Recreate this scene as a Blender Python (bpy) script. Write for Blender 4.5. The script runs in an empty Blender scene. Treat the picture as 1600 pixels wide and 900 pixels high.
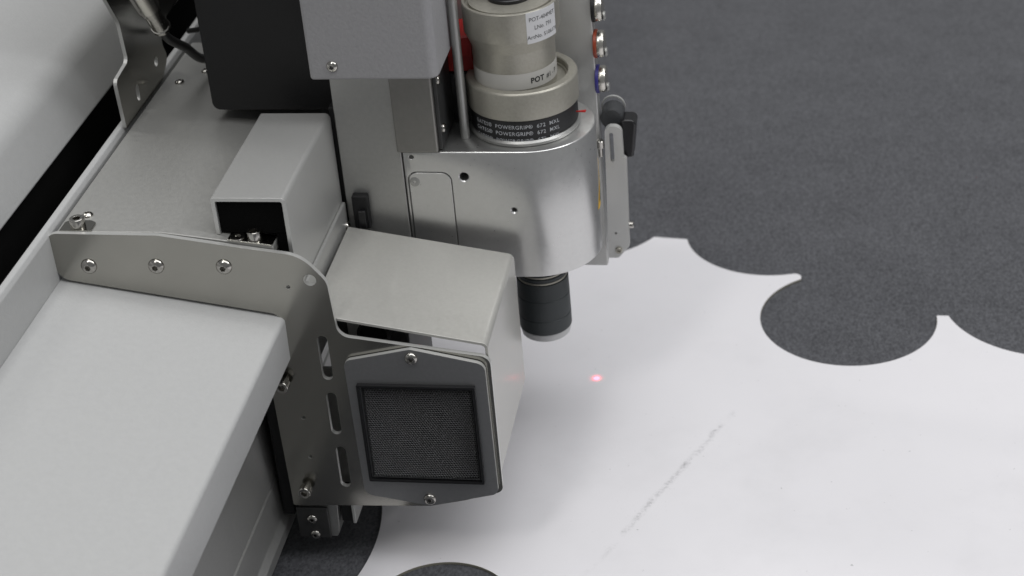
import bpy, bmesh, math, random
from mathutils import Matrix, Vector, noise
from mathutils.geometry import tessellate_polygon
random.seed(7)
S = 0.001                      # everything below is written in millimetres
scene = bpy.context.scene
COL = scene.collection

# ------------------------------------------------------------------ camera
right = Vector((0.9858, 0.1487, -0.0772)); 
fwd = Vector((-0.1674, 0.8399, -0.5170)).normalized()
right = (right - right.dot(fwd)*fwd).normalized()
upv = right.cross(fwd).normalized()
cam = bpy.data.objects.new('camera', bpy.data.cameras.new('camera'))
COL.objects.link(cam)
cam.data.sensor_width = 36; cam.data.lens = 64.8
cam.data.clip_start = 0.05; cam.data.clip_end = 60
scene.camera = cam
def set_cam():
    D = Vector((510, -1790, 2880)).normalized()          # machine axes seen in camera space (x right, y down, z forward)
    N = Vector((430, 4750, 2880)); N = (N - N.dot(D)*D).normalized()
    R = N.cross(D); U = -N
    r = Vector((R.x, D.x, U.x)); u = -Vector((R.y, D.y, U.y)); f = Vector((R.z, D.z, U.z))
    m = Matrix(((r.x, u.x, -f.x), (r.y, u.y, -f.y), (r.z, u.z, -f.z))).to_4x4()
    m.translation = Vector((0.1806, -1.015, 0.7301))
    cam.matrix_world = m
set_cam()
cam.data.dof.use_dof = True
cam.data.dof.focus_distance = 1.085
cam.data.dof.aperture_fstop = 9.5

# ------------------------------------------------------------------ light of the hall, plus one fill lamp
world = bpy.data.worlds.new('World'); scene.world = world; world.use_nodes = True
bg = world.node_tree.nodes['Background']
bg.inputs[0].default_value = (0.96, 0.98, 1.0, 1); bg.inputs[1].default_value = 0.2
def area(name, loc, target, sx, sy, power, col=(1, .98, .95)):
    l = bpy.data.lights.new(name, 'AREA'); l.shape = 'RECTANGLE'; l.size = sx; l.size_y = sy
    l.energy = power; l.color = col
    o = bpy.data.objects.new(name, l); COL.objects.link(o)
    o.location = loc
    d = Vector(target) - Vector(loc)
    o.rotation_euler = d.to_track_quat('-Z', 'Y').to_euler()
    return o
area('hall_or_fill_lamp', (0.6, 0.0, 3.2), (0.1, 0.0, 0), 3.4, 3.0, 80, (.985, .99, 1))
area('hall_or_fill_lamp', (-0.75, -2.0, 3.0), (0, 0, 0), 0.4, 0.7, 15, (1, .985, .96))
area('hall_or_fill_lamp', (-2.2, 0.5, 3.0), (0, 0, 0), 0.3, 0.9, 15, (1, .98, .95))
area('hall_or_fill_lamp', (2.6, -0.6, 2.6), (0, 0, .1), 0.6, 1.4, 28, (.98, .985, 1))  # fill lamp added at the right to brighten the upper cover's front

vs = scene.view_settings
vs.view_transform = 'Standard'; vs.look = 'None'; vs.exposure = 0; vs.gamma = 1; vs.use_curve_mapping = False
try:
    scene.cycles.sample_clamp_indirect = 4
except Exception:
    pass

# ------------------------------------------------------------------ materials
def mat(name, col, rough=.5, metal=0., bump=0., bscale=900., var=0., vscale=60., spec=.5, rvar=0., aniso=0., stretch=(1, 1, 1), coat=0.):
    m = bpy.data.materials.new(name); m.use_nodes = True
    nt = m.node_tree; b = nt.nodes['Principled BSDF']
    b.inputs['Base Color'].default_value = (*col, 1); b.inputs['Roughness'].default_value = rough
    b.inputs['Metallic'].default_value = metal; b.inputs['Specular IOR Level'].default_value = spec
    b.inputs['Anisotropic'].default_value = aniso
    if coat: b.inputs['Coat Weight'].default_value = coat; b.inputs['Coat Roughness'].default_value = .14
    tc = nt.nodes.new('ShaderNodeTexCoord'); mp = nt.nodes.new('ShaderNodeMapping')
    mp.inputs['Scale'].default_value = stretch
    nt.links.new(tc.outputs['Object'], mp.inputs[0])
    if var or rvar:
        n = nt.nodes.new('ShaderNodeTexNoise'); n.inputs['Scale'].default_value = vscale; n.inputs['Detail'].default_value = 6
        n.inputs['Roughness'].default_value = .62
        nt.links.new(mp.outputs[0], n.inputs['Vector'])
        if var:
            r = nt.nodes.new('ShaderNodeMapRange'); r.inputs[1].default_value = .3; r.inputs[2].default_value = .7
            r.inputs[3].default_value = 1-var; r.inputs[4].default_value = 1+var
            nt.links.new(n.outputs[0], r.inputs[0])
            mx = nt.nodes.new('ShaderNodeVectorMath'); mx.operation = 'SCALE'; mx.inputs[0].default_value = col
            nt.links.new(r.outputs[0], mx.inputs['Scale']); nt.links.new(mx.outputs[0], b.inputs['Base Color'])
        if rvar:
            r2 = nt.nodes.new('ShaderNodeMapRange'); r2.inputs[1].default_value = .3; r2.inputs[2].default_value = .7
            r2.inputs[3].default_value = max(.03, rough-rvar); r2.inputs[4].default_value = rough+rvar
            nt.links.new(n.outputs[0], r2.inputs[0]); nt.links.new(r2.outputs[0], b.inputs['Roughness'])
    if bump:
        n2 = nt.nodes.new('ShaderNodeTexNoise'); n2.inputs['Scale'].default_value = bscale; n2.inputs['Detail'].default_value = 3
        nt.links.new(mp.outputs[0], n2.inputs['Vector'])
        bp = nt.nodes.new('ShaderNodeBump'); bp.inputs['Strength'].default_value = bump; bp.inputs['Distance'].default_value = .0004
        nt.links.new(n2.outputs[0], bp.inputs['Height']); nt.links.new(bp.outputs[0], b.inputs['Normal'])
    m['nodes'] = 1
    return m
M = {}
M['powder'] = mat('white_powder_coat', (.43, .432, .428), .40, bump=.35, bscale=600, var=.025, vscale=260)
M['powder_grey'] = mat('light_grey_textured_paint', (.30, .297, .305), .5, bump=.55, bscale=520, var=.05, vscale=420)
M['black'] = mat('matt_black_paint', (.011, .011, .0115), .55, bump=.2, bscale=1500, spec=.35)
M['hole'] = mat('dark_inside', (.006, .006, .006), .8, spec=.1)
M['dark'] = mat('dark_metal', (.05, .05, .05), .45, .3, var=.2, vscale=80)
M['foam'] = mat('black_foam', (.006, .006, .006), 1., bump=1., bscale=1500, spec=.02)
M['alu'] = mat('anodised_aluminium', (.40, .40, .388), .38, .7, bump=.2, bscale=1400, var=.05, vscale=350, rvar=.04)
M['alu_top'] = mat('bead_blasted_aluminium', (.385, .383, .366), .44, .5, bump=.25, bscale=1300, var=.04, vscale=320, rvar=.04)
M['tray'] = mat('clear_anodised_sheet', (.51, .503, .472), .42, .45, bump=.2, bscale=1300, var=.04, vscale=420, rvar=.05, coat=.5)
M['steel'] = mat('stainless_sheet', (.38, .372, .34), .19, 1., bump=.03, bscale=1800, var=.05, vscale=22, rvar=.05)
M['tube'] = mat('satin_aluminium_profile', (.56, .56, .545), .38, .6, bump=.1, bscale=1600, var=.025, vscale=500, rvar=.03)
M['edge'] = mat('bright_cut_edge', (.62, .62, .60), .36, .6)
M['machined'] = mat('machined_aluminium', (.64, .64, .63), .30, .88, bump=.05, bscale=1400, var=.03, vscale=300, rvar=.03)
M['pulley'] = mat('grey_anodised_pulley', (.39, .375, .325), .42, .55, bump=.2, bscale=1500, var=.07, vscale=600, rvar=.04)
M['panel'] = mat('grey_anodised_panel', (.30, .302, .306), .40, .75, bump=.08, bscale=1500, var=.04, vscale=400)
M['chrome'] = mat('bright_screw_steel', (.47, .455, .425), .2, 1., var=.15, vscale=700, rvar=.08)
M['plastic'] = mat('black_gloss_plastic', (.012, .012, .013), .28, spec=.5, bump=.1, bscale=1200)
M['mesh'] = mat('black_mesh_plastic', (.14, .14, .142), .28, .4, spec=.8)
M['lever'] = mat('light_satin_lever', (.56, .56, .545), .4, .4, bump=.1, bscale=1500)
M['sheet_edge'] = mat('brownish_cut_edge', (.22, .21, .17), .7)
M['bracket_grey'] = mat('dull_grey_anodised', (.25, .245, .23), .42, .7, bump=.1, bscale=1500, var=.04, vscale=300)
M['knob'] = mat('dark_grey_knob', (.045, .047, .05), .4, bump=.1)
M['rubber'] = mat('black_belt_rubber', (.012, .012, .013), .5, bump=.3, bscale=900)
M['paper'] = mat('white_label_paper', (.62, .62, .63), .55)
M['paper2'] = mat('grey_label_paper', (.50, .49, .46), .5)
M['ink'] = mat('grey_print', (.09, .09, .09), .6)
M['ink_black'] = mat('black_print', (.015, .015, .015), .6)
M['ink_white'] = mat('pale_belt_print', (.42, .43, .45), .6, var=.5, vscale=700)
M['red'] = mat('red_plastic', (.42, .014, .012), .4, bump=.1)
M['orange'] = mat('orange_ring', (.30, .05, .02), .4)
M['blue'] = mat('blue_ring', (.04, .035, .22), .4)
M['yellow'] = mat('yellow_warning_sticker', (.70, .42, .03), .5)
M['nickel'] = mat('nickel_plated', (.62, .60, .55), .27, 1.)
M['cable'] = mat('black_cable_sheath', (.02, .02, .02), .45)
M['ring'] = mat('translucent_grey_ring', (.5, .5, .5), .4)
M['sleeve'] = mat('dark_rubber_sleeve', (.028, .034, .036), .5, bump=.2, bscale=700)

def felt_material():
    m = bpy.data.materials.new('dark_grey_felt'); m.use_nodes = True; nt = m.node_tree; b = nt.nodes['Principled BSDF']
    b.inputs['Roughness'].default_value = .95; b.inputs['Specular IOR Level'].default_value = .1
    b.inputs['Sheen Weight'].default_value = .5; b.inputs['Sheen Roughness'].default_value = .4
    tc = nt.nodes.new('ShaderNodeTexCoord')
    n = nt.nodes.new('ShaderNodeTexNoise'); n.inputs['Scale'].default_value = 520; n.inputs['Detail'].default_value = 3; n.inputs['Roughness'].default_value = .65
    mp = nt.nodes.new('ShaderNodeMapping'); mp.inputs['Scale'].default_value = (1.25, .75, 1); mp.inputs['Rotation'].default_value = (0, 0, .1)
    nt.links.new(tc.outputs['Object'], mp.inputs[0]); nt.links.new(mp.outputs[0], n.inputs['Vector'])
    n2 = nt.nodes.new('ShaderNodeTexNoise'); n2.inputs['Scale'].default_value = 22; n2.inputs['Detail'].default_value = 4
    nt.links.new(tc.outputs['Object'], n2.inputs['Vector'])
    add = nt.nodes.new('ShaderNodeMath'); add.operation = 'MULTIPLY_ADD'; add.inputs[1].default_value = .16
    nt.links.new(n2.outputs[0], add.inputs[0]); nt.links.new(n.outputs[0], add.inputs[2])
    cr = nt.nodes.new('ShaderNodeValToRGB')
    cr.color_ramp.elements[0].position = .34; cr.color_ramp.elements[0].color = (.032, .0325, .0365, 1)
    cr.color_ramp.elements[1].position = .78; cr.color_ramp.elements[1].color = (.116, .118, .128, 1)
    nt.links.new(add.outputs[0], cr.inputs[0]); nt.links.new(cr.outputs[0], b.inputs['Base Color'])
    bp = nt.nodes.new('ShaderNodeBump'); bp.inputs['Strength'].default_value = .1; bp.inputs['Distance'].default_value = .0003
    nt.links.new(n.outputs[0], bp.inputs['Height']); nt.links.new(bp.outputs[0], b.inputs['Normal'])
    return m
M['felt'] = felt_material()

def sheet_material():
    """white plastic sheet with a grey scuff line, specks and faint smears"""
    m = bpy.data.materials.new('white_plastic_sheet'); m.use_nodes = True; nt = m.node_tree; b = nt.nodes['Principled BSDF']
    b.inputs['Roughness'].default_value = .42; b.inputs['Specular IOR Level'].default_value = .35
    L = nt.links.new
    def math_(op, a, c=None, d=None):
        n = nt.nodes.new('ShaderNodeMath'); n.operation = op
        for i, v in enumerate((a, c, d)):
            if v is None: continue
            if isinstance(v, (int, float)): n.inputs[i].default_value = v
            else: L(v, n.inputs[i])
        return n.outputs[0]
    def ramp(v, a, c, lo=0., hi=1.):
        r = nt.nodes.new('ShaderNodeMapRange'); r.interpolation_type = 'SMOOTHSTEP'
        r.inputs[1].default_value = a; r.inputs[2].default_value = c; r.inputs[3].default_value = lo; r.inputs[4].default_value = hi
        L(v, r.inputs[0]); return r.outputs[0]
    tc = nt.nodes.new('ShaderNodeTexCoord'); sp = nt.nodes.new('ShaderNodeSeparateXYZ'); L(tc.outputs['Object'], sp.inputs[0])
    def nz(scale, det=4, rough=.6):
        n = nt.nodes.new('ShaderNodeTexNoise'); n.inputs['Scale'].default_value = scale; n.inputs['Detail'].default_value = det
        n.inputs['Roughness'].default_value = rough; L(tc.outputs['Object'], n.inputs['Vector']); return n.outputs[0]
    # scuff: from (119,6) to (68,-103) and on to (20,-166) mm
    dx, dy = 51, 109; ln = math.hypot(dx, dy); ux, uy = dx/ln, dy/ln
    wob = math_('MULTIPLY', math_('SUBTRACT', nz(30, 3), .5), .007)
    x = math_('SUBTRACT', sp.outputs[0], .068); y = math_('SUBTRACT', sp.outputs[1], -.1035)
    along = math_('ADD', math_('MULTIPLY', x, ux), math_('MULTIPLY', y, uy))
    across = math_('ABSOLUTE', math_('ADD', math_('SUBTRACT', math_('MULTIPLY', x, uy), math_('MULTIPLY', y, ux)), wob))
    fine = nz(420, 5, .75); mid = nz(60, 4)
    core = math_('MULTIPLY', ramp(across, .0034, .0003), ramp(fine, .36, .66))
    halo = math_('MULTIPLY', ramp(across, .011, .001), ramp(fine, .60, .72))
    ends = math_('MULTIPLY', ramp(along, -.09, .01), ramp(along, .134, .112))
    line = math_('MULTIPLY', math_('ADD', math_('MULTIPLY', core, .36), math_('MULTIPLY', halo, .25)), ends)
    line = math_('MULTIPLY', line, ramp(mid, .36, .60))
    loose = math_('MULTIPLY', math_('MULTIPLY', ramp(across, .030, .004), ends), math_('MULTIPLY', ramp(fine, .62, .74), ramp(nz(26, 3), .46, .66)))
    line = math_('ADD', line, math_('MULTIPLY', loose, .32))
    specks = math_('MULTIPLY', ramp(nz(260, 2), .73, .80), .35)
    smear = math_('MULTIPLY', ramp(nz(9, 5, .7), .45, .8), .06)
    dirt = math_('ADD', math_('ADD', line, specks), smear)
    inv = math_('SUBTRACT', 1., math_('MINIMUM', dirt, .8))
    v = nt.nodes.new('ShaderNodeVectorMath'); v.operation = 'SCALE'; v.inputs[0].default_value = (.745, .732, .752)
    L(inv, v.inputs['Scale']); L(v.outputs[0], b.inputs['Base Color'])
    rr = ramp(nz(14, 4), .3, .7, .36, .50); L(rr, b.inputs['Roughness'])
    return m
M['sheet'] = sheet_material()

# ------------------------------------------------------------------ mesh helpers
def finish(bm, name, material, parent=None, bevel=0., seg=2, angle=32, smooth=True):
    bmesh.ops.remove_doubles(bm, verts=bm.verts, dist=1e-7)
    bmesh.ops.recalc_face_normals(bm, faces=bm.faces)
    if smooth:
        for f in bm.faces: f.smooth = True
        for e in bm.edges:
            if len(e.link_faces) == 2:
                e.smooth = e.calc_face_angle(0) < math.radians(angle)
    me = bpy.data.meshes.new(name); bm.to_mesh(me); bm.free()
    o = bpy.data.objects.new(name, me); COL.objects.link(o)
    me.materials.append(M[material] if isinstance(material, str) else material)
    if bevel:
        b = o.modifiers.new('bevel', 'BEVEL'); b.width = bevel*S; b.segments = seg; b.limit_method = 'ANGLE'
        b.angle_limit = math.radians(angle); b.harden_normals = True
    put(o, parent)
    return o
def put(o, parent):
    if parent is not None:
        o.parent = parent
        w = Matrix.Identity(4)
        if parent.type == 'EMPTY': w = Matrix.Translation(parent.location)
        elif parent.parent is None: w = parent.matrix_basis.copy()
        o.matrix_parent_inverse = w.inverted()
def thing(name, loc, label, cat, group=None):
    o = bpy.data.objects.new(name, None); COL.objects.link(o); o.empty_display_size = .01
    o.location = Vector(loc)*S; tag(o, label, cat, group); return o
def tag(o, label, cat, group=None):
    o['label'] = label; o['category'] = cat
    if group: o['group'] = group
    return o
def arc(cx, cy, r, a0, a1, n):
    return [(cx+r*math.cos(math.radians(a0+(a1-a0)*i/n)), cy+r*math.sin(math.radians(a0+(a1-a0)*i/n))) for i in range(n+1)]
def circle(cx, cy, r, n=28):
    return [(cx+r*math.cos(2*math.pi*i/n), cy+r*math.sin(2*math.pi*i/n)) for i in range(n)]
def slot(cx, z0, z1, w, n=8):
    r = w/2
    return arc(cx, z1-r, r, 0, 180, n)+arc(cx, z0+r, r, 180, 360, n)
def rounded(pts, n=6):
    """pts: (x, y, radius) -> polygon with filleted corners"""
    out = []
    k = len(pts)
    for i in range(k):
        p0 = Vector(pts[i-1][:2]); p = Vector(pts[i][:2]); p2 = Vector(pts[(i+1) % k][:2]); r = pts[i][2] if len(pts[i]) > 2 else 0
        if r <= 0: out.append(tuple(p)); continue
        a = (p0-p).normalized(); b = (p2-p).normalized()
        half = math.acos(max(-1, min(1, a.dot(b))))/2
        d = r/math.tan(half); d = min(d, .49*(p0-p).length, .49*(p2-p).length); rr = d*math.tan(half)
        c = p+(a+b).normalized()*(rr/math.sin(half))
        s = p+a*d-c; e = p+b*d-c
        a0 = math.atan2(s.y, s.x); a1 = math.atan2(e.y, e.x); da = (a1-a0+math.pi) % (2*math.pi)-math.pi
        for j in range(n+1):
            t = a0+da*j/n; out.append((c.x+rr*math.cos(t), c.y+rr*math.sin(t)))
    return out
PL = {'XZ': lambda a, b, t: (a*S, t*S, b*S), 'XY': lambda a, b, t: (a*S, b*S, t*S), 'YZ': lambda a, b, t: (t*S, a*S, b*S)}
def prism_bm(poly, plane, t0, t1, holes=(), bm=None):
    bm = bm or bmesh.new(); f = PL[plane]
    loops = [poly]+list(holes)
    fl = [[Vector((*p, 0)) for p in l] for l in loops]
    flat = [p for l in loops for p in l]
    A = [bm.verts.new(f(*p, t0)) for p in flat]; B = [bm.verts.new(f(*p, t1)) for p in flat]
    if holes:
        for tri in tessellate_polygon(fl):
            for V in (A, B):
                try: bm.faces.new([V[i] for i in tri])
                except ValueError: pass
    else:
        bm.faces.new(A); bm.faces.new(B)
    k = 0
    for l in loops:
        n = len(l)
        for i in range(n):
            bm.faces.new((A[k+i], A[k+(i+1) % n], B[k+(i+1) % n], B[k+i]))
        k += n
    return bm
def cut_edges(o, plane, material='edge'):
    o.data.materials.append(M[material]); ax = {'XZ': 1, 'XY': 2, 'YZ': 0}[plane]
    for p in o.data.polygons:
        if abs(p.normal[ax]) < .5: p.material_index = 1
    return o
def prism(name, poly, plane, t0, t1, material, parent=None, holes=(), bevel=.3, seg=2, angle=32):
    return finish(prism_bm(poly, plane, t0, t1, holes), name, material, parent, bevel, seg, angle)
def box(name, x0, x1, y0, y1, z0, z1, material, parent=None, bevel=.4, seg=2):
    return prism(name, [(x0, y0), (x1, y0), (x1, y1), (x0, y1)], 'XY', z0, z1, material, parent, (), bevel, seg)
def lathe_bm(profile, n=48, bm=None, hexes=()):
    """profile [(r,z)] around Z; indexes in hexes have a hexagonal ring; r=0 closes"""
    bm = bm or bmesh.new(); prev = None
    for k, (r, z) in enumerate(profile):
        if r <= 1e-6:
            cur = [bm.verts.new((0, 0, z*S))]
        else:
            cur = []
            for i in range(n):
                t = 2*math.pi*i/n; rr = r
                if k in hexes:
                    rr = r*math.cos(math.pi/6)/math.cos((t+math.pi/6) % (math.pi/3)-math.pi/6)
                cur.append(bm.verts.new((rr*math.cos(t)*S, rr*math.sin(t)*S, z*S)))
        if prev:
            if len(prev) == 1 and len(cur) == 1: pass
            elif len(prev) == 1:
                for i in range(n): bm.faces.new((prev[0], cur[i], cur[(i+1) % n]))
            elif len(cur) == 1:
                for i in range(n): bm.faces.new((prev[i], prev[(i+1) % n], cur[0]))
            else:
                for i in range(n): bm.faces.new((prev[i], prev[(i+1) % n], cur[(i+1) % n], cur[i]))
        prev = cur
    return bm
AX = {'Z': Matrix.Identity(4), '-Y': Matrix.Rotation(math.pi/2, 4, 'X'), 'X': Matrix.Rotation(math.pi/2, 4, 'Y'), '-Z': Matrix.Rotation(math.pi, 4, 'X'), 'Y': Matrix.Rotation(-math.pi/2, 4, 'X')}
def lathe(name, profile, loc, material, parent=None, axis='Z', n=48, hexes=(), angle=32):
    bm = lathe_bm(profile, n, None, hexes)
    bmesh.ops.transform(bm, matrix=Matrix.Translation(Vector(loc)*S) @ AX[axis], verts=bm.verts)
    return finish(bm, name, material, parent, 0, angle=angle)
def sweep(name, pts, r, material, parent=None, n=12, steps=10):
    P = [Vector(p)*S for p in pts]; path = []
    for i in range(len(P)-1):
        a, b, c, d = P[max(i-1, 0)], P[i], P[i+1], P[min(i+2, len(P)-1)]
        for j in range(steps):
            t = j/steps
            path.append(.5*((2*b)+(c-a)*t+(2*a-5*b+4*c-d)*t*t+(3*b-a-3*c+d)*t**3))
    path.append(P[-1])
    bm = bmesh.new(); prev = None; nrm = Vector((0, 0, 1))
    for i, p in enumerate(path):
        t = (path[min(i+1, len(path)-1)]-path[max(i-1, 0)]).normalized()
        nrm = (nrm-nrm.dot(t)*t).normalized(); bi = t.cross(nrm)
        cur = [bm.verts.new(p+(nrm*math.cos(2*math.pi*k/n)+bi*math.sin(2*math.pi*k/n))*r*S) for k in range(n)]
        if prev:
            for k in range(n): bm.faces.new((prev[k], prev[(k+1) % n], cur[(k+1) % n], cur[k]))
        else: bm.faces.new(cur)
        prev = cur
    bm.faces.new(prev)
    return finish(bm, name, material, parent, 0, angle=50)
def boolean_cut(o, cutters):
    """cut real holes into a mesh, then drop the cutters"""
    mods = []
    for c in cutters:
        m = o.modifiers.new('cut', 'BOOLEAN'); m.object = c; m.operation = 'DIFFERENCE'; m.solver = 'EXACT'
    dg = bpy.context.evaluated_depsgraph_get(); dg.update()
    me = bpy.data.meshes.new_from_object(o.evaluated_get(dg)); o.modifiers.clear()
    old = o.data; o.data = me; bpy.data.meshes.remove(old)
    for c in cutters:
        d = c.data; bpy.data.objects.remove(c); bpy.data.meshes.remove(d)
    bm = bmesh.new(); bm.from_mesh(me)
    for f in bm.faces: f.smooth = True
    for e in bm.edges:
        if len(e.link_faces) == 2: e.smooth = e.calc_face_angle(0) < math.radians(25)
    bm.to_mesh(me); bm.free()
def text_mesh(name, body, size, fn, material, parent, bold=0., spacing=1., align='LEFT'):
    """flat lettering laid onto a surface: fn maps text-plane mm to a world point in mm"""
    c = bpy.data.curves.new(name, 'FONT'); c.body = body; c.size = size; c.offset = bold; c.space_character = spacing
    c.align_x = align; c.resolution_u = 3; c.space_line = .95
    t = bpy.data.objects.new('tmp', c); COL.objects.link(t)
    dg = bpy.context.evaluated_depsgraph_get(); dg.update()
    me = bpy.data.meshes.new_from_object(t.evaluated_get(dg)); bpy.data.objects.remove(t)
    bm = bmesh.new(); bm.from_mesh(me)
    for v in bm.verts: v.co = Vector(fn(v.co.x, v.co.y))*S
    me2 = bpy.data.meshes.new(name); bm.to_mesh(me2); bm.free(); me2.materials.clear(); me2.materials.append(M[material])
    o = bpy.data.objects.new(name, me2); COL.objects.link(o); put(o, parent)
    return o

# screws: shared meshes, head along +Z, seat at z=0
def screw_mesh(kind):
    if kind == 'button':      # dome with hexagon socket
        prof = [(4.75, -.3), (4.75, .25), (4.5, .85), (4.0, 1.45), (3.3, 2.0), (2.4, 2.45), (2.0, 2.6), (1.85, 2.5), (1.8, -1.2), (0, -1.6)]; hx = (7, 8)
    elif kind == 'cap':       # socket head cap screw
        prof = [(4.4, -.3), (4.4, 4.5), (4.2, 5.0), (3.9, 5.2), (2.75, 5.2), (2.45, 5.0), (2.3, .6), (0, .2)]; hx = (5, 6)
    elif kind == 'long':
        prof = [(2.4, -4.0), (2.4, 3.0), (4.2, 3.0), (4.2, 8.4), (4.0, 8.8), (3.7, 9.0), (2.6, 9.0), (2.35, 8.8), (2.2, 5.5), (0, 5)]; hx = (7, 8)
    elif kind == 'pan':
        prof = [(3.5, -.3), (3.5, .6), (3.2, 1.3), (2.5, 1.8), (1.5, 2.05), (1.3, 1.95), (1.2, -.6), (0, -.9)]; hx = (5, 6)
    bm = lathe_bm(prof, 36, None, hx)
    bmesh.ops.recalc_face_normals(bm, faces=bm.faces)
    for f in bm.faces: f.smooth = True
    for e in bm.edges:
        if len(e.link_faces) == 2: e.smooth = e.calc_face_angle(0) < math.radians(32)
    me = bpy.data.meshes.new('screw_'+kind); bm.to_mesh(me); bm.free(); me.materials.append(M['chrome'])
    return me
SCREW = {k: screw_mesh(k) for k in ('button', 'cap', 'long', 'pan')}
def screw(kind, loc, axis, parent, scale=1., turn=0.):
    o = bpy.data.objects.new('screw', SCREW[kind]); COL.objects.link(o)
    o.matrix_basis = Matrix.Translation(Vector(loc)*S) @ AX[axis] @ Matrix.Rotation(turn or random.uniform(0, 1), 4, 'Z') @ Matrix.Scale(scale, 4)
    put(o, parent)
    return o

# ================================================================== setting
bm = bmesh.new()
vs_ = [bm.verts.new((x*S, y*S, 1*S)) for x, y in ((-1500, -2500), (2500, -2500), (2500, 4000), (-1500, 4000))]
bm.faces.new(vs_)
felt = finish(bm, 'cutting_mat', 'felt'); felt['kind'] = 'structure'

# ================================================================== white sheet with circles cut out of it
def arc_through(c, r, p0, p1, ccw, n):
    a0 = math.atan2(p0[1]-c[1], p0[0]-c[0]); a1 = math.atan2(p1[1]-c[1], p1[0]-c[0])
    if ccw and a1 < a0: a1 += 2*math.pi
    if not ccw and a1 > a0: a1 -= 2*math.pi
    return [(c[0]+r*math.cos(a0+(a1-a0)*i/n), c[1]+r*math.sin(a0+(a1-a0)*i/n)) for i in range(n+1)]
out = [(-700, -222)] + arc_through((-243.3, -135.9), 148.1, (-363.7, -222), (-122.9, -222), False, 110) + [(-84, -222)] + arc_through((-42.4, -199.8), 44.2, (-80.5, -222), (-4.3, -222), False, 60) + [(0, -222), (60, -222), (60, -760), (720, -760), (720, 70)]
out += arc_through((339.3, 158.9), 73.6, (405, 125), (269.5, 137), False, 40)
out += arc_through((197.7, 132.6), 63.0, (261, 137), (162.4, 186.4), False, 64)
out += [(163.5, 190), (160.5, 193.2)]
out += arc_through((138.2, 255.9), 65.5, (158, 193), (72.8, 244), False, 40)
out += arc_through((-20.2, 290.5), 80, (47.3, 247.5), (-88, 248), False, 32)
out += [(-96, 250), (-700, 250)]
sheet = prism('plastic_sheet', out, 'XY', 1.1, 3.0, 'sheet', None, (), .15, 1); cut_edges(sheet, 'XY', 'sheet_edge')
tag(sheet, 'white plastic sheet with round cutouts lying on the dark grey mat', 'plastic sheet')

# ================================================================== gantry beam (runs along Y)
gb = thing('gantry_beam', (-220, -300, 0), 'long white gantry beam with a black slot running diagonally along the left', 'gantry beam')
Y0, Y1 = -700, 1500
def cover_profile():
    top = [(-640, 395), (-330, 287)]
    pts = [(-283, 236, 1.5), (-296, 273, 20), (-640, 372), (-640, 362), (-300, 238)]
    return rounded(pts, 14)
prism('upper_cover', cover_profile(), 'XZ', Y0, Y1, 'powder', gb, (), .4, 2)
prism('slot_channel', [(-300, 150), (-261.5, 150), (-261.5, 160), (-292, 160), (-292, 238), (-300, 238)], 'XZ', Y0, Y1, 'hole', gb, (), 0)
prism('slot_rail', rounded([(-290, 160.3), (-276, 160.3), (-276, 178, 2), (-290, 178, 2)]), 'XZ', Y0, Y1, 'black', gb, (), 0)
prism('side_wall', rounded([(-261, 150), (-255.4, 150), (-255.4, 233, 2.2), (-257, 236, 1.5), (-261, 236, 1)]), 'XZ', Y0, Y1, 'powder', gb, (), 0)
prism('lower_cover', rounded([(-255.2, 203.3), (-124, 180.3, 3.2), (-124.6, 152, .5), (-127, 152, .5), (-127.0, 177.6, 1.5), (-255.2, 200.3)]), 'XZ', Y0, 820, 'powder', gb, (), 0)
prism('beam_extrusion', rounded([(-240, 195), (-160, 183), (-158, 150), (-151.4, 56.4), (-152.2, 55.6), (-152.2, 54.6), (-151.0, 54), (-149.6, 30, 6), (-146.5, 25, 2), (-146.5, 16, 2), (-240, 16)]), 'XZ', Y0, 820, 'alu', gb, (), 0)

# ================================================================== carriage
tc_ = thing('tool_carriage', (-180, -150, 230), 'silver tool carriage with square tube, screwed bracket and covers riding the white beam', 'machine carriage')
plate = prism('carriage_plate', [(-252, 228.5), (-190, 228.5), (-125, 219.8), (-125, 225.6), (-190, 234.3), (-252, 234.4)], 'XZ', -153.2, 110, 'alu_top', tc_, (), .7, 2)
screw('button', (-239.9, -134.5, 234.5), 'Z', plate, .72)
screw('pan', (-240.5, 45, 234.5), 'Z', plate, .9)
screw('pan', (-228, 62, 234.5), 'Z', plate, .8)
screw('button', (-141.5, -139, 227.8), 'Z', plate, .72)

# square tube with open end, foam inside
tube = thing_tube = finish(prism_bm(rounded([(-159, 230.6), (-159, 253.6, 1.2), (-115.4, 253.6, 3.4), (-115.4, 140), (-117.8, 140), (-117.8, 251.2, 1.4), (-156.6, 251.2, .6), (-156.6, 230.2)]), 'XZ', -148, -40.8), 'square_tube', 'tube', tc_, .25, 2)
box('foam_filling', -156.5, -117.9, -145.8, -60, 230.4, 251.1, 'foam', tube, 0)
box('foam_strip', -124.4, -117.9, -145.2, -60, 190, 230.3, 'foam', tube, 0)
box('side_flange', -115.3, -112.9, -150, -42.5, 140, 193.6, 'tube', tube, 1.0, 3)
screw('pan', (-112.9, -46.5, 178), 'X', tube, 1.0)

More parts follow.
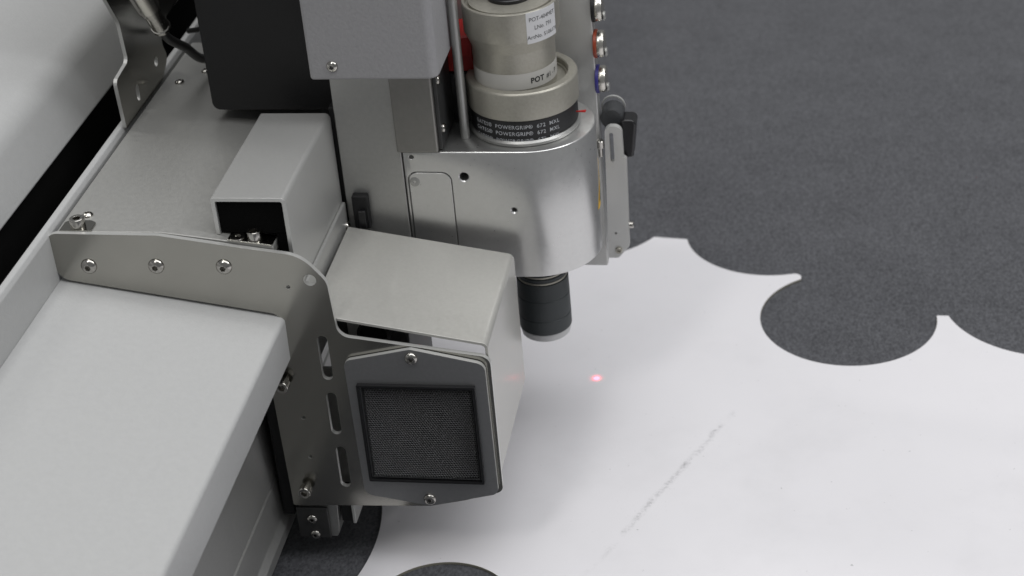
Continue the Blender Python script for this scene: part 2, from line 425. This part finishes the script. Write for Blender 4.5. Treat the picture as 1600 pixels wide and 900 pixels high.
# bracket
outline = rounded([(-257.5, 235, 7), (-190.8, 234.2, 25), (-143, 226.6, 20), (-109, 221.6, 22), (-96.0, 205, 12), (-94, 168.5, 8), (-6.6, 155.8, 6.5), (-6.6, 60, 5), (-30, 52.6, 3), (-52, 47.4, 8), (-90, 46.2), (-137.8, 44.6, 1), (-139.4, 148, 1), (-125.6, 150, 1), (-125.2, 182.4, 8), (-141, 185.2, 4), (-252.6, 204.6, 9), (-258.4, 216, 12)], 8)
holes = [circle(-118.9, 201.1, 1.3, 16), circle(-105.5, 205.9, 3.7, 28), circle(-122.7, 110.4, 1.25, 16), circle(-122.3, 81.7, 1.25, 16),
         slot(-103.7, 138, 168.5, 6.2), slot(-103.6, 99, 129, 6.2), slot(-102.8, 60, 90, 6.2)]
br = cut_edges(prism('mounting_bracket', outline, 'XZ', -156.8, -153.8, 'steel', tc_, holes, .3, 2), 'XZ')
for x, z in ((-235.3, 213.6), (-194.8, 214.1), (-154.6, 214.2)): screw('button', (x, -156.9, z), '-Y', br)
screw('long', (-127.2, -157, 60.0), '-Y', br, .93)
screw('long', (-130.0, -157, 137.0), '-Y', br, .93)
prism('bracket_tab', rounded([(-250, -153.7), (-231, -153.7), (-231, -144, 3), (-235, -141.5, 3), (-248, -141.5, 3), (-250, -144, 2)]), 'XY', 234.5, 235.4, 'steel', br, (), .2)
prism('bracket_tab', [(-151, 229.2), (-125.6, 225.8), (-125.6, 226.8), (-151, 230.2)], 'XZ', -153.7, -142.5, 'steel', br, (), .2)
screw('cap', (-240.5, -148.2, 235.4), 'Z', br)
screw('cap', (-136.6, -148.4, 228.3), 'Z', br, .96)
lathe('washer', [(2.0, 0), (2.0, .8), (4.4, .8), (4.4, 0)], (-146, -149.8, 229.5), 'chrome', br)

# filter panel with mesh
fp_out = rounded([(-92.0, 153.6, 5), (-52, 162.4, 5), (-9.4, 153.0, 6), (-8.8, 60.6, 5), (-51.4, 50.2, 6), (-90.6, 57.6, 6)], 8)
fp_hole = [(-83.5, 71.5), (-18.2, 71.5), (-18.2, 136.5), (-83.5, 136.5)]
fp = prism('filter_panel', fp_out, 'XZ', -160.2, -157.4, 'panel', tc_, [fp_hole], .5, 2); cut_edges(fp, 'XZ')
prism('panel_gasket', rounded([(-91.5, 152.6, 5), (-52, 161.2, 5), (-9.9, 152.2, 6), (-9.3, 61, 5), (-51.4, 51, 6), (-90.2, 58.4, 6)], 8), 'XZ', -157.35, -156.85, 'edge', fp, [fp_hole], 0)
prism('mesh_frame', rounded([(-86, 69.2, .8), (-16.0, 69.2, .8), (-16.0, 138.6, .8), (-86, 138.6, .8)], 4), 'XZ', -162.8, -160.25, 'plastic', fp, [rounded([(-84.6, 70.6, .5), (-17.4, 70.6, .5), (-17.4, 137.2, .5), (-84.6, 137.2, .5)], 4)], .5, 2)
prism('inner_frame', [(-83.4, 71.6), (-18.3, 71.6), (-18.3, 136.4), (-83.4, 136.4)], 'XZ', -161.8, -158.95, 'plastic', fp, [[(-82.8, 72.2), (-18.9, 72.2), (-18.9, 135.8), (-82.8, 135.8)]], .2, 1)
box('filter_backing', -83.4, -18.3, -158.9, -158.2, 71.6, 136.4, 'hole', fp, 0)
def perforated(name, x0, x1, z0, z1, y, pitch, parent):
    bm = bmesh.new(); dz = pitch*math.sqrt(3)/2; row = 0; z = z0
    R = pitch/math.sqrt(3); r1 = R*.88; r2 = R*.78
    while z < z1:
        x = x0+(pitch/2 if row % 2 else 0)
        while x < x1:
            jx, jz = random.uniform(-.03, .03), random.uniform(-.03, .03)
            rings = []
            for rr, yy in ((R, y-.1), (r1, y-.22), (r2, y-.05), (r2*.96, y+.7)):
                rings.append([bm.verts.new(((x+(jx if rr < R else 0)+rr*math.sin(math.pi/3*k))*S, yy*S, (z+(jz if rr < R else 0)+rr*math.cos(math.pi/3*k))*S)) for k in range(6)])
            for a, b in zip(rings, rings[1:]):
                for k in range(6): bm.faces.new((a[k], a[(k+1) % 6], b[(k+1) % 6], b[k]))
            x += pitch
        z += dz; row += 1
    o = finish(bm, name, 'mesh', parent, 0, smooth=False); o['kind'] = 'stuff'; return o
perforated('filter_mesh', -82.2, -19.4, 72.8, 135.4, -160.6, 1.6, fp)
prism('slot_backing', [(-113, 48), (-98.5, 48), (-98.5, 133), (-113, 133)], 'XZ', -137, -135, 'alu', tc_, (), .3)  # added plate behind the lower slots, keeps the bright sheet from showing through
screw('pan', (-51.6, -160.3, 156.6), '-Y', fp, 1.1)
screw('pan', (-50.9, -160.3, 55.6), '-Y', fp, 1.1)

# bent sheet cover over the sensor
sc_ = finish(prism_bm(rounded([(-110.5, 181.2), (-8.0, 162.4, 4.2), (-7.6, 70), (-9.4, 70), (-9.8, 160.9, 2.6), (-110.5, 179.4)], 8), 'XZ', -152.9, -52), 'sensor_cover', 'tray', tc_, .3, 2)
sb = box('sensor_body', -111, -63, -118, -62, 84, 158, 'dark', tc_, 1.5)
lathe('lens_barrel', [(0, 0), (10, 0), (10, 8), (8.5, 9), (7.5, 6), (0, 5)], (-82, -118, 150), 'black', sb, '-Y')
box('sensor_bracket', -98, -90, -124, -118.2, 90, 165, 'alu', sb, .5)

# blocks below the bracket
gblk = prism('guide_block', rounded([(-136, 18.5, 1), (-114.2, 18.5, 1), (-112.6, 22), (-111.2, 46, 1), (-136, 46, 1)]), 'XZ', -153.4, -118, 'alu', tc_, (), .6)
box('guide_cover_plate', -137.5, -117.5, -156, -153.6, 19, 42, 'dark', gblk, .8)
screw('pan', (-127.8, -156.1, 33.8), '-Y', gblk, .9)
screw('pan', (-127.2, -156.1, 21.8), '-Y', gblk, .9)
box('runner_block', -148.6, -141, -148, -50, 30, 150, 'black', tc_, 1)
gb2 = box('guide_stop', -111, -103.6, -150, -132, 28, 46, 'black', tc_, .6)
box('stop_plate', -103.5, -101.4, -152, -130, 28, 46, 'edge', gb2, .4)

# cable bracket standing at the left rim of the plate
cb = prism('cable_bracket', rounded([(-24, 235.2, 1), (50, 235.2, 6), (66, 244, 6), (58, 258, 8), (70, 268, 5), (150, 272), (150, 420), (-60, 420), (-16, 319, 10), (-3, 298, 14), (-.8, 271, 4), (-25.5, 268.5, 4)], 6), 'YZ', -256, -253.6, 'steel', tc_, [[(p[0], p[1]) for p in slot(4.5, 241, 252, 5)], circle(44, 250, 3.2, 20)], .3, 2); cut_edges(cb, 'YZ')

# head: black cover, grey cover, plates
bc = prism('black_cover', rounded([(-198.2, 243.2, 5), (-113.6, 243.2, 1), (-113.6, 420), (-198.2, 420)]), 'XZ', -15, 260, 'black', tc_, (), 1.2, 3)
box('black_back_plate', -117.0, -113.4, -37.5, 40, 136, 255.5, 'black', tc_, .5)
rh = box('rear_housing', -252, -200.5, 150, 230, 234.6, 420, 'dark', tc_, 2)
hp = box('head_plate', -113.2, -74.4, -40, -20, 136, 420, 'alu', tc_, .8)
box('cable_clip', -108, -98, -46, -40.1, 176, 199, 'black', hp, 1)
box('cable_clip_tongue', -104, -99.4, -49, -46.1, 178, 190, 'plastic', hp, .6)
gc = prism('grey_cover', rounded([(-118, -62, 2.5), (-41.5, -62, 6), (-41.5, 4), (-118, 4)], 8), 'XY', 285.2, 420, 'powder_grey', tc_, (), 1.6, 3)
screw('button', (-103.5, -62.1, 294), '-Y', gc, .72)
mb = box('motor_bracket', -76.4, -50.7, -42.4, 2, 227.2, 285, 'bracket_grey', tc_, 1.2, 3)
box('side_plate', -50.6, -48.2, -39, 0, 228, 284.9, 'dark', mb, .4)
screw('pan', (-48.1, -35.2, 272.6), 'X', mb, .8)
screw('pan', (-48.1, -33.8, 240), 'X', mb, .8)

# ================================================================== tool module
tm = thing('tool_module', (0, 0, 98), 'rounded machined aluminium tool module with belt pulley and hatch at the carriage end', 'tool module')
hs_poly = [(-73.6, -40)]+arc(0, 0, 40, -90, 90, 48)+[(-73.6, 40)]
hs = prism('housing', hs_poly, 'XY', 138.6, 226.6, 'machined', tm, (), .9, 3)
cut = []
def cutter_y(x, z, r, depth=9, cham=.6):
    return lathe('tmp_cut', [(0, -depth), (r, -depth), (r, -cham), (r+cham, 0), (r+cham, 2), (0, 2)], (x, -40, z), 'hole', None, '-Y', 28)
cut.append(cutter_y(-36.9, 209.5, 2.8)); cut.append(cutter_y(-7.6, 186.4, 1.5, 9, .8)); cut.append(cutter_y(-68.3, 223.2, 1.5, 6, .1))
hatch_poly = rounded([(-72.2, 110), (-72.2, 213.4, 6), (-44.4, 213.0, 6.5), (-44.4, 110)], 8)
cut.append(prism('tmp_cut', hatch_poly, 'XZ', -42, -36, 'hole', None, (), 0))
dgx = None
boolean_cut(hs, cut)
hs.data.materials.clear(); hs.data.materials.append(M['machined'])
prism('hatch', rounded([(-71.4, 138.8), (-71.4, 212.5, 5.2), (-45.2, 212.1, 5.7), (-45.2, 138.8)], 8), 'XZ', -39.9, -36.1, 'machined', hs, (), .35)
lathe('hatch_screw', [(3.1, -.3), (3.1, .35), (2.7, .5), (1.0, .5), (.8, -.1), (0, -.2)], (-68.0, -39.9, 206.2), 'alu', hs, '-Y', 28)
lathe('hole_shade', [(0, 0), (2.7, 0), (2.7, .1), (0, .1)], (-36.9, -31.3, 209.5), 'hole', hs, '-Y', 20)  # near-black disc paints the shade at the bottom of the drilled hole
bp_ = prism('back_plate', rounded([(-74.4, 100), (37.2, 98.6, 1.5), (36.6, 205), (35.2, 420), (-74.4, 420)]), 'XZ', 42, 54, 'tube', tm, (), .8, 3)
# warning sticker on the housing's right flank
def patch(name, cx, cy, r, a0, a1, z0f, z1f, material, parent, n=16):
    bm = bmesh.new(); A = []
    for i in range(n+1):
        t = i/n; a = math.radians(a0+(a1-a0)*t)
        ring = []
        for rr in (r, r+.12):
            for z in (z0f(t), z1f(t)): ring.append(bm.verts.new(((cx+rr*math.cos(a))*S, (cy+rr*math.sin(a))*S, z*S)))
        A.append(ring)
    for a, b in zip(A, A[1:]):
        for i, j in ((0, 1), (1, 3), (3, 2), (2, 0)): bm.faces.new((a[i], a[j], b[j], b[i]))
    bm.faces.new([A[0][i] for i in (0, 1, 3, 2)]); bm.faces.new([A[-1][i] for i in (0, 1, 3, 2)])
    return finish(bm, name, material, parent, 0, angle=40)
st = patch('warning_sticker', 0, 0, 40.05, -8, 32, lambda t: 168, lambda t: 170+28*min(1, 2*t, 2-2*t+.02), 'yellow', hs)
patch('warning_border', 0, 0, 40.2, -2, 32, lambda t: 171.5, lambda t: 173+20*max(0, min(1, 2*t, 2-2*t)), 'ink_black', st)

# pulley stack
PX, PY = -3.2, -.5
pl = lathe('pulley', [(0, 244.0), (33.6, 244.0), (34.2, 244.6), (34.2, 260.6), (33.9, 261.3), (33.0, 262.0), (28.8, 262.0), (28.2, 261.4), (28.2, 258.4), (27.2, 258.2), (26.8, 257.0), (20, 257.0), (0, 257.0)], (PX, PY, 0), 'pulley', tm, 'Z', 96)
lathe('flange', [(0, 226.7), (33.2, 226.7), (34.0, 227.4), (34.4, 229.2), (33.2, 230.4), (0, 230.4)], (PX, PY, 0), 'alu', pl, 'Z', 96)
blt = lathe('drive_belt', [(28, 230.6), (32.6, 230.6), (33.0, 231.0), (33.0, 243.4), (32.6, 243.8), (28, 243.8)], (PX, PY, 0), 'rubber', tm, 'Z', 96)
def wrap(cx, cy, r, a_mid, z):
    return lambda u, v: (cx+r*math.cos(math.radians(a_mid)+u/r), cy+r*math.sin(math.radians(a_mid)+u/r), z+v)
CA = -80    # azimuth that faces the viewer
for k, zz in enumerate((238.6, 234.2)):
    text_mesh('belt_lettering', 'GATES®  POWERGRIP®  672  MXL', 3.45, wrap(PX, PY, 33.12, CA-12, zz), 'ink_white', blt, .04, 1.12, 'CENTER')
text_mesh('belt_lettering', 'GATES®  POWERGRIP®  672  MXL', 3.45, wrap(PX, PY, 33.12, CA-12, 229.4), 'ink_white', blt, .04, 1.12, 'CENTER')
rt = prism('timing_mark', [(0, 0), (6, -1.4), (6.4, 1.2)], 'XY', 0, .8, 'red', tm, (), .1)
rt.matrix_basis = Matrix.Translation(Vector((29.6, -8, 237.6))*S) @ Matrix.Rotation(.1, 4, 'Z')
lathe('guide_rod', [(0, 226.7), (2.9, 226.7), (2.9, 330), (0, 330)], (-37.8, -20, 0), 'alu', tm, 'Z', 28)
box('red_block', -56, -33, 2, 30, 260.5, 284, 'red', tm, 1)
box('red_block_lip', -56, -33, 0, 1.9, 271.5, 284, 'red', tm, .6)
box('black_block', -62, -33, 1, 32, 226.8, 260, 'plastic', tm, 1)

# air fittings
for k, (z, m_) in enumerate(((283, 'black'), (258.6, 'orange'), (234.4, 'blue'))):
    cap = lathe('air_fitting', [(0, 2.2), (8.4, 2.2), (8.6, 2.8), (8.6, 5.4), (8.0, 6.4), (6.6, 7.0), (0, 7.2)], (36.0, 46.5, z), 'nickel', tm, 'X', 40)
    lathe('collar', [(0, 0), (8.9, 0), (9.2, .4), (9.2, 1.8), (8.9, 2.15), (0, 2.15)], (36.0, 46.5, z), m_, cap, 'X', 40)
    lathe('release_button', [(0, 7.3), (3.0, 7.3), (3.0, 8.1), (2.5, 8.6), (0, 8.6)], (36.0, 43.8, z-4.5), 'alu', cap, 'X', 24)

# clamp lever at the right
lv = prism('clamp_lever', rounded([(38.9, 108.8, 1), (45.5, 108.8, 2), (53.2, 118, 2), (54.0, 182.6, 1), (52.2, 184, .5), (51.9, 206, 5.2), (40.9, 206, 4.5)], 8), 'XZ', 35.4, 39.6, 'lever', tm, [slot(45.0, 180.5, 201.5, 2.6), circle(44.5, 127.6, .9, 12)], .6, 2)
lathe('pivot_pin', [(0, 0), (2.3, 0), (2.3, 1.2), (1.9, 1.6), (1.2, 1.6), (1.0, .7), (0, .7)], (46.0, 35.3, 115), 'pulley', lv, '-Y', 24)
lathe('side_pin', [(0, 0), (2.2, 0), (2.2, 2.6), (1.8, 3), (0, 3)], (53.4, 37.5, 133), 'chrome', lv, 'X', 24)
kn = prism('clamp_knob', rounded([(50.0, 179.6, 1.5), (57.8, 180.2, 2), (60.8, 206.6, 3.5), (50.0, 207.4, 3.5)], 6), 'XZ', 42, 56, 'plastic', tm, (), 2.6, 4)
lathe('knob_cap', [(0, 13), (6.4, 13), (7.2, 12.4), (7.4, 11.5), (7.4, 0), (0, 0)], (44.6, 58, 206.4), 'knob', tm, '-Y', 40)
lathe('knob_ring', [(6.9, 12.6), (7.9, 12.6), (7.9, 14.6), (6.9, 14.6)], (44.4, 73, 208.6), 'edge', tm, '-Y', 40)
lathe('stop_bolt', [(0, 184), (1.5, 184), (1.5, 190.4), (2.6, 190.4), (2.6, 195.0), (2.2, 195.5), (0, 195.5)], (37.4, 37.0, 0), 'chrome', tm, 'Z', 24)

# laser pointer set into the underside of the back plate: the red dot on the sheet
ll = bpy.data.lights.new('laser_pointer', 'SPOT'); ll.energy = 4.5; ll.color = (1, .035, .075); ll.spot_size = math.radians(3.6); ll.spot_blend = 1.; ll.shadow_soft_size = .0003
lo = bpy.data.objects.new('laser_pointer', ll); COL.objects.link(lo); lo.location = Vector((23.6, 48, 98))*S
l2 = bpy.data.lights.new('laser_glow', 'SPOT'); l2.energy = .2; l2.color = (1, .0, .03); l2.spot_size = math.radians(7.5); l2.spot_blend = 1.; l2.shadow_soft_size = .0003  # second spot added to make the red halo around the dot
lo2 = bpy.data.objects.new('laser_glow', l2); COL.objects.link(lo2); lo2.location = lo.location

# ================================================================== exchangeable tool
TX, TY = -6.6, -1.5
tl = thing('cutting_tool', (0, 0, 74), 'grey cylindrical cutting tool with white labels standing in the belt pulley', 'cutting tool')
tb = lathe('tool_body', [(0, 257), (25.2, 257), (25.2, 283.4), (25.6, 284.4), (28.6, 292), (29.2, 293), (29.2, 310.6), (28.8, 311.2), (27.6, 311.2), (27.0, 310.6), (26.8, 308.6), (0, 308.6)], (TX, TY, 0), 'pulley', tl, 'Z', 96)
lathe('top_disc', [(0, 308.7), (24.6, 308.7), (25.2, 309.2), (25.0, 310.6), (20, 311.0), (0, 311.0)], (TX, TY, 0), 'pulley', tb, 'Z', 72)
lathe('top_hub', [(0, 311.1), (13.5, 311.1), (13.5, 313), (12.8, 313.5), (11.5, 318), (11.5, 345), (0, 345)], (TX, TY, 0), 'plastic', tb, 'Z', 48)
stk = patch('type_sticker', TX, TY, 29.25, CA+17, CA+62, lambda t: 291.3, lambda t: 310.8, 'paper', tb, 24)
for s_, v, sz in (('POT-404MET', 305.0, 3.6), ('LNo. 791', 299.6, 3.6), ('ArtNo. 5106171', 294.0, 3.5)):
    text_mesh('sticker_lettering', s_, sz, wrap(TX, TY, 29.5, CA+40, v), 'ink', stk, 0, 1.0, 'CENTER')
bnd = patch('name_band', TX, TY, 25.25, -178, 60, lambda t: 261.0, lambda t: 271.2, 'paper2', tb, 64)
text_mesh('band_lettering', 'POT', 4.8, wrap(TX, TY, 25.5, CA+20, 264.3), 'ink_black', bnd, .14, 1.05)
text_mesh('band_lettering', '#1 - P', 4.4, wrap(TX, TY, 25.5, CA+46, 264.3), 'ink_black', bnd, 0, 1.0)
# lower end, seen under the housing
tip = lathe('tool_sleeve', [(0, 139), (15.6, 139), (15.6, 123.6), (15.2, 123.2), (15.2, 121.8), (16.4, 121.4), (16.4, 119.4), (15.6, 119), (15.6, 117.6), (17.0, 117.2), (17.2, 106), (16.9, 105.6), (16.9, 105.0), (17.2, 104.6), (17.3, 91), (17.0, 90.6), (17.0, 90.0), (17.3, 89.6), (17.3, 80.4), (16.8, 79.8), (0, 79.8)], (-.6, 0, 0), 'sleeve', tl, 'Z', 72)
lathe('sleeve_ring', [(15.4, 123.1), (15.7, 123.1), (15.7, 122), (15.4, 122)], (-.6, 0, 0), 'pulley', tip, 'Z', 72)
lathe('sleeve_ring', [(15.8, 118.9), (16.3, 118.8), (16.3, 117.7), (15.8, 117.7)], (-.6, 0, 0), 'pulley', tip, 'Z', 72)
lathe('foot_ring', [(0, 79.7), (16.6, 79.7), (16.8, 79.2), (16.0, 74.8), (15.0, 74), (0, 74)], (-.6, 0, 0), 'ring', tip, 'Z', 72)

# ================================================================== cable and plug at the upper left
cd = thing('sensor_cable', (-225, -20, 260), 'black cable with shiny round screw plug above the carriage plate', 'cable')
d = Vector((0, .591, -.807)); base = Vector((-222, -42.4, 337.2))
def plug(name, prof, m_, parent, n=36):
    bm = lathe_bm(prof, n); q = Vector((0, 0, 1)).rotation_difference(d).to_matrix().to_4x4()
    bmesh.ops.transform(bm, matrix=Matrix.Translation(base*S) @ q, verts=bm.verts)
    return finish(bm, name, m_, parent, 0)
plug('plug_body', [(0, -30), (7.2, -30), (7.2, 22), (0, 22)], 'nickel', cd)
plug('plug_nut', [(0, 22.2), (6.4, 22.2), (6.4, 27), (5.6, 28), (5.6, 44), (6.2, 44.6), (6.2, 47), (5.4, 48), (3, 48.4), (0, 48.4)], 'chrome', cd, 12)
e0 = base+d*48
sweep('cord', [tuple(e0-d*4), tuple(e0+d*12), (-222, 19, 271), (-222, 47, 250.5), (-216, 80, 242), (-206, 120, 240)], 3.0, 'cable', cd)
sweep('thin_lead', [(-236, 60, 300), (-222, 66, 282), (-206, 74, 268), (-203, 90, 262)], 1.8, 'cable', cd)
sweep('thin_lead', [(-236, 70, 310), (-216, 76, 296), (-200, 82, 280), (-203, 92, 270)], 1.8, 'cable', cd)
sweep('thin_lead', [(-240, 75, 258), (-226, 72, 262), (-208, 80, 270), (-203, 92, 274)], 1.8, 'cable', cd)
for q in (lo, lo2): q.parent = tm; q.matrix_parent_inverse = Matrix.Translation(-tm.location)
